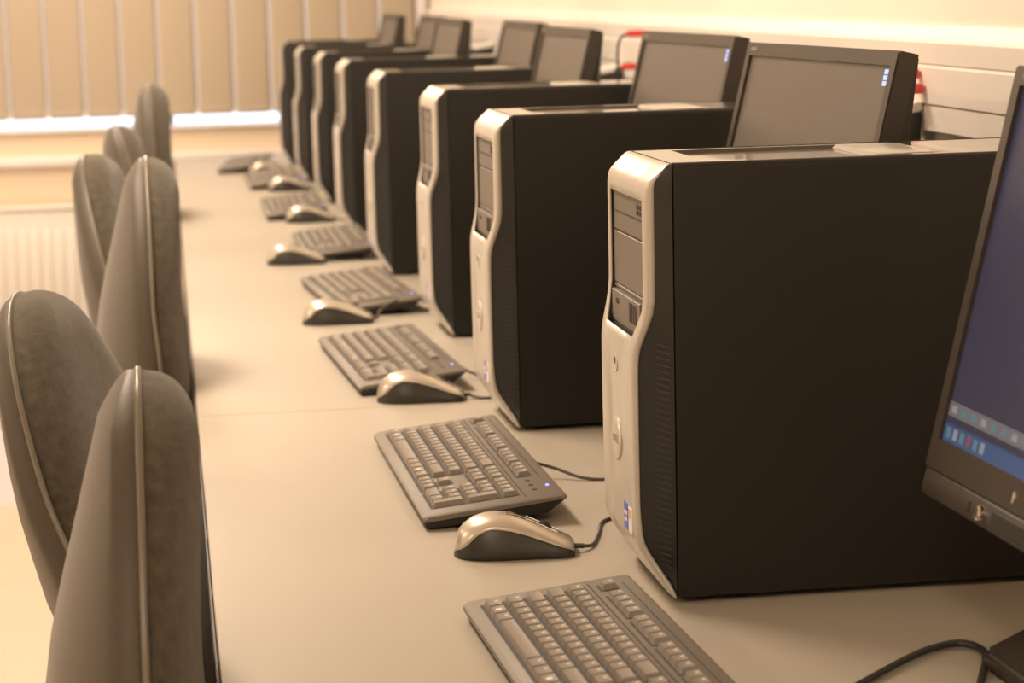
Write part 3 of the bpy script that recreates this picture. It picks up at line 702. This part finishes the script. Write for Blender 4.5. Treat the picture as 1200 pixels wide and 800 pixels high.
def make_mouse():
    t = empty('computer_mouse', (0, 0, 0))
    bm = BM(); N = 20
    rings = []
    for s in S_:
        r = [mp(s, PI * k / N, 0, 0.0030) for k in range(N + 1)]
        r = [Vector((r[0].x, r[0].y * 0.96, 0.0006))] + r + [Vector((r[-1].x, r[-1].y * 0.96, 0.0006))]
        rings.append(r)
    loft(bm, rings, closed=True); obj('mouse_body', bm, 'mouse_dark', t, smooth=60)
    bm = BM(); rings = []; NN = 16
    for s in S_:
        e = mouse_edge(s) ** 1.25; th0 = math.asin(min(0.97, e))
        rings.append([mp(s, th0 + (PI - 2 * th0) * k / NN, 0.0007) for k in range(NN + 1)])
    loft(bm, rings, closed=False, cap0=False, cap1=False)
    o = obj('top_shell', bm, 'mouse_silver', t, smooth=60); sd = o.modifiers.new('thickness', 'SOLIDIFY'); sd.thickness = 0.0009; sd.offset = -1
    # button split line around the wheel
    bm = BM()
    pts = [mp(s, PI / 2, 0.0008) for s in (0.44, 0.52, 0.60, 0.68)]
    bm.free()
    for sgn in (-1, 1):
        bm = BM(); tube(bm, [p + Vector((0, sgn * (0.0035 + 0.001 * k), 0)) for k, p in enumerate(pts)], 0.0006, 6, 3); obj('button_seam', bm, 'mouse_dark', t)
    bm = BM(); tube(bm, [mp(s, PI / 2, 0.0006) for s in (0.86, 0.92, 0.97)], 0.0006, 6, 3)
    obj('button_seam', bm, 'mouse_dark', t)
    bm = BM(); p = mp(0.74, PI / 2)
    lathe(bm, [(0.0, -0.0035), (0.0085, -0.0035), (0.0100, -0.002), (0.0100, 0.002), (0.0085, 0.0035), (0.0, 0.0035)], 20, Matrix.Translation((p.x, 0, p.z - 0.0052)) @ Matrix.Rotation(PI / 2, 4, 'X'))
    obj('scroll_wheel', bm, 'mouse_dark', t)
    for sgn in (-1, 1):
        bm = BM(); tube(bm, [mp(s, PI / 2, 0.0014) + Vector((0, sgn * 0.0062, 0)) for s in (0.60, 0.70, 0.80, 0.86)], 0.0009, 6, 4)
        obj('wheel_trim', bm, 'chrome', t)
    bm = BM(); tube(bm, [(ML / 2 - 0.002, 0, 0.0065), (ML / 2 + 0.010, 0, 0.006)], 0.0026, 8, 0); obj('cord_sleeve', bm, 'rubber', t)
    return t
MOUSE = [(0.329, 2.241, -0.14), (0.334, 3.143, -0.12), (0.278, 3.938, -0.05), (0.258, 4.850, -0.06), (0.345, 5.740, 0.0), (0.345, 6.684, 0.0), (0.312, 7.29, 0.0)]
olab = ['nearest silver and black mouse, in front of a keyboard', 'second mouse from the front, just left of the second tower', 'third mouse, its cord arching over the desk towards the third tower',
        'fourth mouse from the front, lying left of a keyboard end', 'fifth mouse from the front, overlapping the near end of a keyboard', 'sixth mouse, in front of the second farthest keyboard', 'farthest mouse, in front of the farthest keyboard']
# world points of each cord, from the mouse to behind the tower
CORD = [[(0.411, 2.247, .0028), (0.427, 2.297), (0.446, 2.355), (0.50, 2.385), (0.60, 2.40)], [(0.42, 3.125), (0.47, 3.13), (0.60, 3.14), (0.66, 3.14)],
        [(0.36, 3.96, .02), (0.40, 4.02, .026), (0.44, 4.05), (0.58, 4.06)], [(0.36, 4.86), (0.45, 4.87), (0.66, 4.87)], [(0.44, 5.74), (0.62, 5.74)], [(0.44, 6.68), (0.64, 6.68)], [(0.42, 7.30), (0.60, 7.31)]]
mouse = make_mouse(); index_kids(None)
for i, (x, y, a) in enumerate(MOUSE):
    t = mouse if i == 0 else copy_tree(mouse)
    t.location = (x, y, DZ); t.rotation_euler = (0, 0, a); tag(t, olab[i], 'mouse', 'mice along the desks')
for i, (x, y, a) in enumerate(MOUSE):
    t = [o for o in bpy.data.objects if o.get('label') == olab[i]][0]
    W = Matrix.Translation((x, y, DZ)) @ Matrix.Rotation(a, 4, 'Z'); Wi = W.inverted()
    pts = [Vector((ML / 2 + 0.006, 0, 0.006))] + [Wi @ Vector((p[0], p[1], DZ + (p[2] if len(p) > 2 else 0.0021))) for p in CORD[i]]
    bm = BM(); tube(bm, pts, 0.0019, 8, 8); obj('cord', bm, 'cord_grey', t)
# keyboard cords run back between tower and monitor
KC = [None, [(0.43, 2.585, .012), (0.47, 2.56), (0.55, 2.56), (0.63, 2.58)], [(0.43, 3.30, .008), (0.46, 3.29), (0.60, 3.33), (0.67, 3.36)], [(0.44, 4.13, .010), (0.47, 4.12), (0.55, 4.13), (0.63, 4.14)], None, None, None, None]
for i, p in enumerate(KC):
    if not p: continue
    x, y, a = KB[i]; W = Matrix.Translation((x, y, DZ)) @ Matrix.Rotation(a, 4, 'Z'); Wi = W.inverted()
    q = [Wi @ Vector((v[0], v[1], DZ + (v[2] if len(v) > 2 else 0.0021))) for v in p]
    pts = [Vector((KW / 2 - 0.008, q[0].y, 0.021)), Vector((KW / 2 + 0.004, q[0].y, 0.020))] + q
    bm = BM(); tube(bm, pts, 0.0019, 8, 8); obj('cord', bm, 'cord_grey', kbs[i])

# loose cable by the base of the nearest monitor
bm = BM()
tube(bm, [(0.44, 1.60, DZ + .004), (0.50, 1.69, DZ + .004), (0.541, 1.735, DZ + .004), (0.599, 1.790, DZ + .005), (0.630, 1.812, DZ + .005), (0.651, 1.817, DZ + .005), (0.661, 1.800, DZ + .005), (0.655, 1.768, DZ + .006), (0.630, 1.712, DZ + .004), (0.60, 1.64, DZ + .004), (0.56, 1.55, DZ + .004)], 0.0032, 10, 8)
tag(obj('cable', bm, 'rubber'), 'black cable looping over the desk by the foot of the nearest monitor', 'cable')

# plugs and network leads on the trunking
PL = [(2.83, 'behind the second monitor', True), (3.715, 'in the slit between two screens', False), (4.75, 'behind the third monitor, towards the window', True), (6.66, 'near the far end of the trunking', False)]
for i, (y, where, red) in enumerate(PL):
    t = empty('socket_plug', (0.949, y, DZ + 0.410 - 0.008 * (i == 2))); tag(t, 'dark plug with pale top on the wall trunking ' + where, 'plug')
    bm = BM(); box(bm, (-0.028, 0, -0.034), (0.055, 0.052, 0.050), 0.005); obj('plug_body', bm, 'black_plastic', t)
    bm = BM(); box(bm, (-0.030, 0, -0.003), (0.060, 0.056, 0.013), 0.004, mtx=Matrix.Rotation(-0.16, 4, 'Y')); obj('plug_cap', bm, 'plug_white', t)
    bm = BM(); tube(bm, [(-0.030, -0.01, -0.058), (-0.032, -0.02, -0.10), (-0.035, -0.03, -0.25), (-0.03, -0.04, -0.429)], 0.0035, 8, 6); obj('lead', bm, 'rubber', t)
    if red:
        for k, (dy, dz) in enumerate(((-0.035, 0.018), (-0.018, 0.036)) if i == 0 else ((-0.20, -0.006), (-0.26, 0.061))):
            n = empty('socket_plug', (0.948, y + dy, DZ + 0.412 + dz)); tag(n, ['lower', 'upper'][k] + ' red network plug on the trunking ' + where, 'plug')
            bm = BM(); box(bm, (-0.020, 0, 0), (0.036, 0.013, 0.013), 0.003); obj('plug_boot', bm, 'red', n)
            bm = BM(); tube(bm, [(-0.036, 0, 0), (-0.052, 0.005, -0.012), (-0.055, 0.012, -0.06), (-0.045, 0.02, -0.2)], 0.0028, 8, 6); obj('lead', bm, 'rubber', n)

# ------------------------------------------------------------------ office chair (faces +x)
def back_hw(v):   # half width of the backrest, v 0 bottom .. 1 top
    return lin([(0, 0.105), (0.03, 0.150), (0.09, 0.185), (0.18, 0.208), (0.30, 0.220), (0.42, 0.220), (0.55, 0.207), (0.67, 0.184), (0.78, 0.153), (0.82, 0.138), (0.87, 0.116), (0.91, 0.095), (0.93, 0.083), (0.948, 0.071), (0.964, 0.058), (0.978, 0.045), (0.989, 0.031), (0.996, 0.018), (1.0, 0.006)], v)
def back_x(v):    # centre line of the backrest: lumbar bulge forward, top easing back
    return 0.012 * math.sin(PI * min(1, v / 0.62)) - 0.012 * max(0, v - 0.35)
BH = 0.545
VS = [0, 0.006, 0.015, 0.03, 0.06, 0.10, 0.16, 0.24, 0.33, 0.42, 0.51, 0.60, 0.68, 0.76, 0.82, 0.87, 0.91, 0.93, 0.948, 0.964, 0.978, 0.989, 0.996, 1.0]
def make_chair():
    t = empty('office_chair', (0, 0, 0))
    Z0 = 0.0
    b = empty('backrest', (0, 0, 0)); b.parent = t
    WRAP = 0.008
    def edge(v, y):
        w = back_hw(v); return WRAP * (y / 0.22) ** 2
    # cushion
    bm = BM(); rings = []
    K = [-1, -0.988, -0.94, -0.86, -0.74, -0.58, -0.4, -0.2, 0, 0.2, 0.4, 0.58, 0.74, 0.86, 0.94, 0.988, 1]
    for v in VS:
        w = back_hw(v); ve = min(1, min(v, 1 - v) / 0.10)
        th = 0.048 * (0.12 + 0.88 * math.sqrt(max(0.0, 1 - (1 - ve) ** 2)))
        front = [(back_x(v) + edge(v, k * w) + 0.002 + th * (max(0, 1 - abs(k) ** 5)) ** 0.6, k * w * 0.985, v * BH) for k in K]
        backp = [(back_x(v) + edge(v, k * w), k * w * 0.97, v * BH) for k in reversed(K)]
        rings.append(front + backp)
    loft(bm, rings); obj('back_cushion', bm, 'fabric', b, smooth=70)
    # outer shell
    bm = BM(); rings = []
    for v in VS:
        w = back_hw(v); ve = min(1, min(v, 1 - v) / 0.12)
        tp = math.sqrt(min(1, (1 - v) / 0.07)); th = (0.004 * tp + 0.118 * min(0.56, 1 - v)) * (0.30 + 0.70 * math.sqrt(max(0.0, 1 - (1 - min(1, v / 0.12)) ** 2)))
        fr = [(back_x(v) + edge(v, k * w) - 0.001, k * w, v * BH) for k in K]
        bk = [(back_x(v) + edge(v, k * w) - 0.004 - th * (max(0, 1 - abs(k) ** 2.2)) ** 0.75 - 0.015 * min(1, (1 - abs(k)) / 0.012) * tp, k * w * 1.008, v * BH) for k in reversed(K)]
        rings.append(fr + bk)
    loft(bm, rings); obj('back_shell', bm, 'shell', b, smooth=70)
    # piping round the edge
    bm = BM(); pts = []
    for v in VS: pts.append(Vector((back_x(v) + edge(v, back_hw(v)) + 0.001, -back_hw(v) * 1.006, v * BH)))
    for v in reversed(VS): pts.append(Vector((back_x(v) + edge(v, back_hw(v)) + 0.001, back_hw(v) * 1.006, v * BH)))
    tube(bm, pts, 0.0034, 8, 3); obj('piping', bm, 'piping', b, smooth=60)
    # bar from the backrest to the seat
    bm = BM()
    rings = []
    for x, z, w, d in ((-0.055, 0.26, 0.075, 0.012), (-0.075, 0.10, 0.070, 0.016), (-0.085, -0.04, 0.060, 0.018), (-0.065, -0.15, 0.060, 0.018), (0.0, -0.198, 0.06, 0.016), (0.16, -0.20, 0.06, 0.014)):
        rings.append([(x - d, -w / 2, z), (x + d, -w / 2, z - 0.004), (x + d, w / 2, z - 0.004), (x - d, w / 2, z)])
    loft(bm, rings); obj('back_bar', bm, 'chair_plastic', t, smooth=60)
    # seat
    bm = BM(); rings = []
    for z, k in ((-0.185, 0.80), (-0.178, 0.93), (-0.155, 0.985), (-0.135, 1.0), (-0.115, 0.985), (-0.100, 0.93), (-0.093, 0.80), (-0.091, 0.4)):
        ring = []
        for j in range(32):
            a = 2 * PI * j / 32; c, s = math.cos(a), math.sin(a)
            ring.append((0.245 + 0.235 * k * abs(c) ** 0.62 * (1 if c >= 0 else -1), 0.240 * k * abs(s) ** 0.62 * (1 if s >= 0 else -1), z - 0.02 * max(0, c) ** 3 * (z > -0.15)))
        rings.append(ring)
    loft(bm, rings); obj('seat', bm, 'fabric', t, smooth=70)
    bm = BM(); box(bm, (0.24, 0, -0.196), (0.36, 0.36, 0.020), 0.008); obj('seat_pan', bm, 'chair_plastic', t)
    return t
def finish_chair(t, hb):
    """column, star base and castors; hb = height of the backrest's bottom edge above the floor"""
    bm = BM(); lathe(bm, [(0.030, 0.085), (0.030, 0.24), (0.018, 0.245), (0.018, hb - 0.20), (0.0, hb - 0.20)], 16, Matrix.Translation((0.24, 0, -hb))); obj('gas_lift', bm, 'chair_plastic', t)
    bm = BM(); lathe(bm, [(0.0, 0.07), (0.042, 0.07), (0.045, 0.10), (0.034, 0.125), (0.0, 0.125)], 16, Matrix.Translation((0.24, 0, -hb)))
    sb = obj('star_base', bm, 'chair_plastic', t)
    for k in range(5):
        a = 2 * PI * k / 5 + 0.3; c, s = math.cos(a), math.sin(a)
        bm = BM(); tube(bm, [(0.24 + 0.03 * c, 0.03 * s, -hb + 0.105), (0.24 + 0.18 * c, 0.18 * s, -hb + 0.092), (0.24 + 0.285 * c, 0.285 * s, -hb + 0.068)], [0.024, 0.020, 0.015], 8, 4); obj('base_arm', bm, 'chair_plastic', sb)
        bm = BM(); M4 = Matrix.Translation((0.24 + 0.285 * c, 0.285 * s, -hb + 0.026)) @ Matrix.Rotation(a, 4, 'Z') @ Matrix.Rotation(PI / 2, 4, 'X')
        for off in (-0.013, 0.013): lathe(bm, [(0.0, off - 0.008), (0.022, off - 0.008), (0.026, off - 0.004), (0.026, off + 0.004), (0.022, off + 0.008), (0.0, off + 0.008)], 16, M4)
        lathe(bm, [(0.006, 0.0), (0.006, 0.045), (0.0, 0.045)], 8, Matrix.Translation((0.24 + 0.285 * c, 0.285 * s, -hb + 0.026))); obj('castor', bm, 'chair_plastic', sb)

# top of the backrest (x, y, z above desk), yaw (+ turns the front towards the window), lean back
CH = [(-0.026, 1.86, 0.267, 0.01, -0.07), (-0.166, 2.56, 0.248, -0.22, 0.33), (-0.027, 3.47, 0.330, 0.02, -0.06), (-0.146, 4.30, 0.283, -0.14, 0.25), (-0.108, 5.20, 0.286, 0.14, 0.12), (-0.034, 6.05, 0.345, 0.0, -0.02)]
clab = ['nearest dark grey office chair, seen edge on at the bottom left', 'office chair at the left edge, its fabric front turned to the camera', 'tall office chair seen edge on, third from the front',
        'office chair whose backrest leans left, in front of the radiator', 'office chair under the window, left of the farthest one', 'farthest office chair, its top against the blind']
chair = make_chair(); index_kids(None)
chs = []
for i in range(len(CH)): chs.append(chair if i == 0 else copy_tree(chair))
for t, (x, y, z, a, lean), lab in zip(chs, CH, clab):
    hb = DZ + z - BH * math.cos(lean)
    t.location = (x, y, hb); t.rotation_euler = (0, 0, a)
    br = [c for c in bpy.data.objects if c.parent == t and c.name.startswith('backrest')][0]
    br.rotation_euler = (0, -lean, 0)
    # keep the given point at the top of the leaning backrest
    off = Matrix.Rotation(a, 3, 'Z') @ Vector((-math.sin(lean) * BH, 0, 0))
    t.location = (x - off.x, y - off.y, hb)
    finish_chair(t, hb)
    tag(t, lab, 'office chair', 'office chairs along the desks')

# ------------------------------------------------------------------ light
def area(name, loc, size, power, col, rot=(0, 0, 0)):
    l = bpy.data.lights.new(name, 'AREA'); l.shape = 'RECTANGLE'; l.size, l.size_y = size; l.energy = power; l.color = col
    o = bpy.data.objects.new(name, l); o.location = loc; o.rotation_euler = rot; COL.objects.link(o); return o
WARM = (1.0, 0.79, 0.60)
LP = {-0.7: 33, 3.5: 50, 6.0: 36, 7.7: 28}
for y in (-0.7, 3.5, 6.0, 7.7):
    area('ceiling_lamp', (-0.45, y, HC - 0.03), (0.40, 1.20), LP[y], WARM)
for y in (0.4, 3.4, 6.4):
    area('ceiling_lamp', (-3.5, y, HC - 0.03), (0.30, 1.25), 30, WARM)
w = bpy.data.worlds.new('daylight'); SC.world = w; w.use_nodes = True
bg = w.node_tree.nodes['Background']; bg.inputs['Color'].default_value = (0.80, 0.88, 1.0, 1); bg.inputs['Strength'].default_value = 1.6

# ------------------------------------------------------------------ camera (solved from the photo)
YAW, PIT, ROL, CHT, FPX = 0.147, 0.153, -0.024, 0.567, 2681.0
f = Vector((math.sin(YAW) * math.cos(PIT), math.cos(YAW) * math.cos(PIT), -math.sin(PIT)))
rr = Vector((math.cos(YAW), -math.sin(YAW), 0)); uu = rr.cross(f)
r2 = rr * math.cos(ROL) + uu * math.sin(ROL); u2 = -rr * math.sin(ROL) + uu * math.cos(ROL)
cam = bpy.data.cameras.new('camera'); co = bpy.data.objects.new('camera', cam); COL.objects.link(co)
co.matrix_world = Matrix(((r2.x, u2.x, -f.x, 0), (r2.y, u2.y, -f.y, 0), (r2.z, u2.z, -f.z, DZ + CHT), (0, 0, 0, 1)))
cam.sensor_width = 22.3; cam.lens = FPX / 1200 * 22.3
cam.clip_start = 0.05
cam.dof.use_dof = True; cam.dof.focus_distance = 2.25; cam.dof.aperture_fstop = 5.0
SC.camera = co
vs = SC.view_settings; vs.view_transform = 'Standard'; vs.look = 'None'; vs.gamma = 1; vs.use_curve_mapping = False; vs.exposure = 0.5
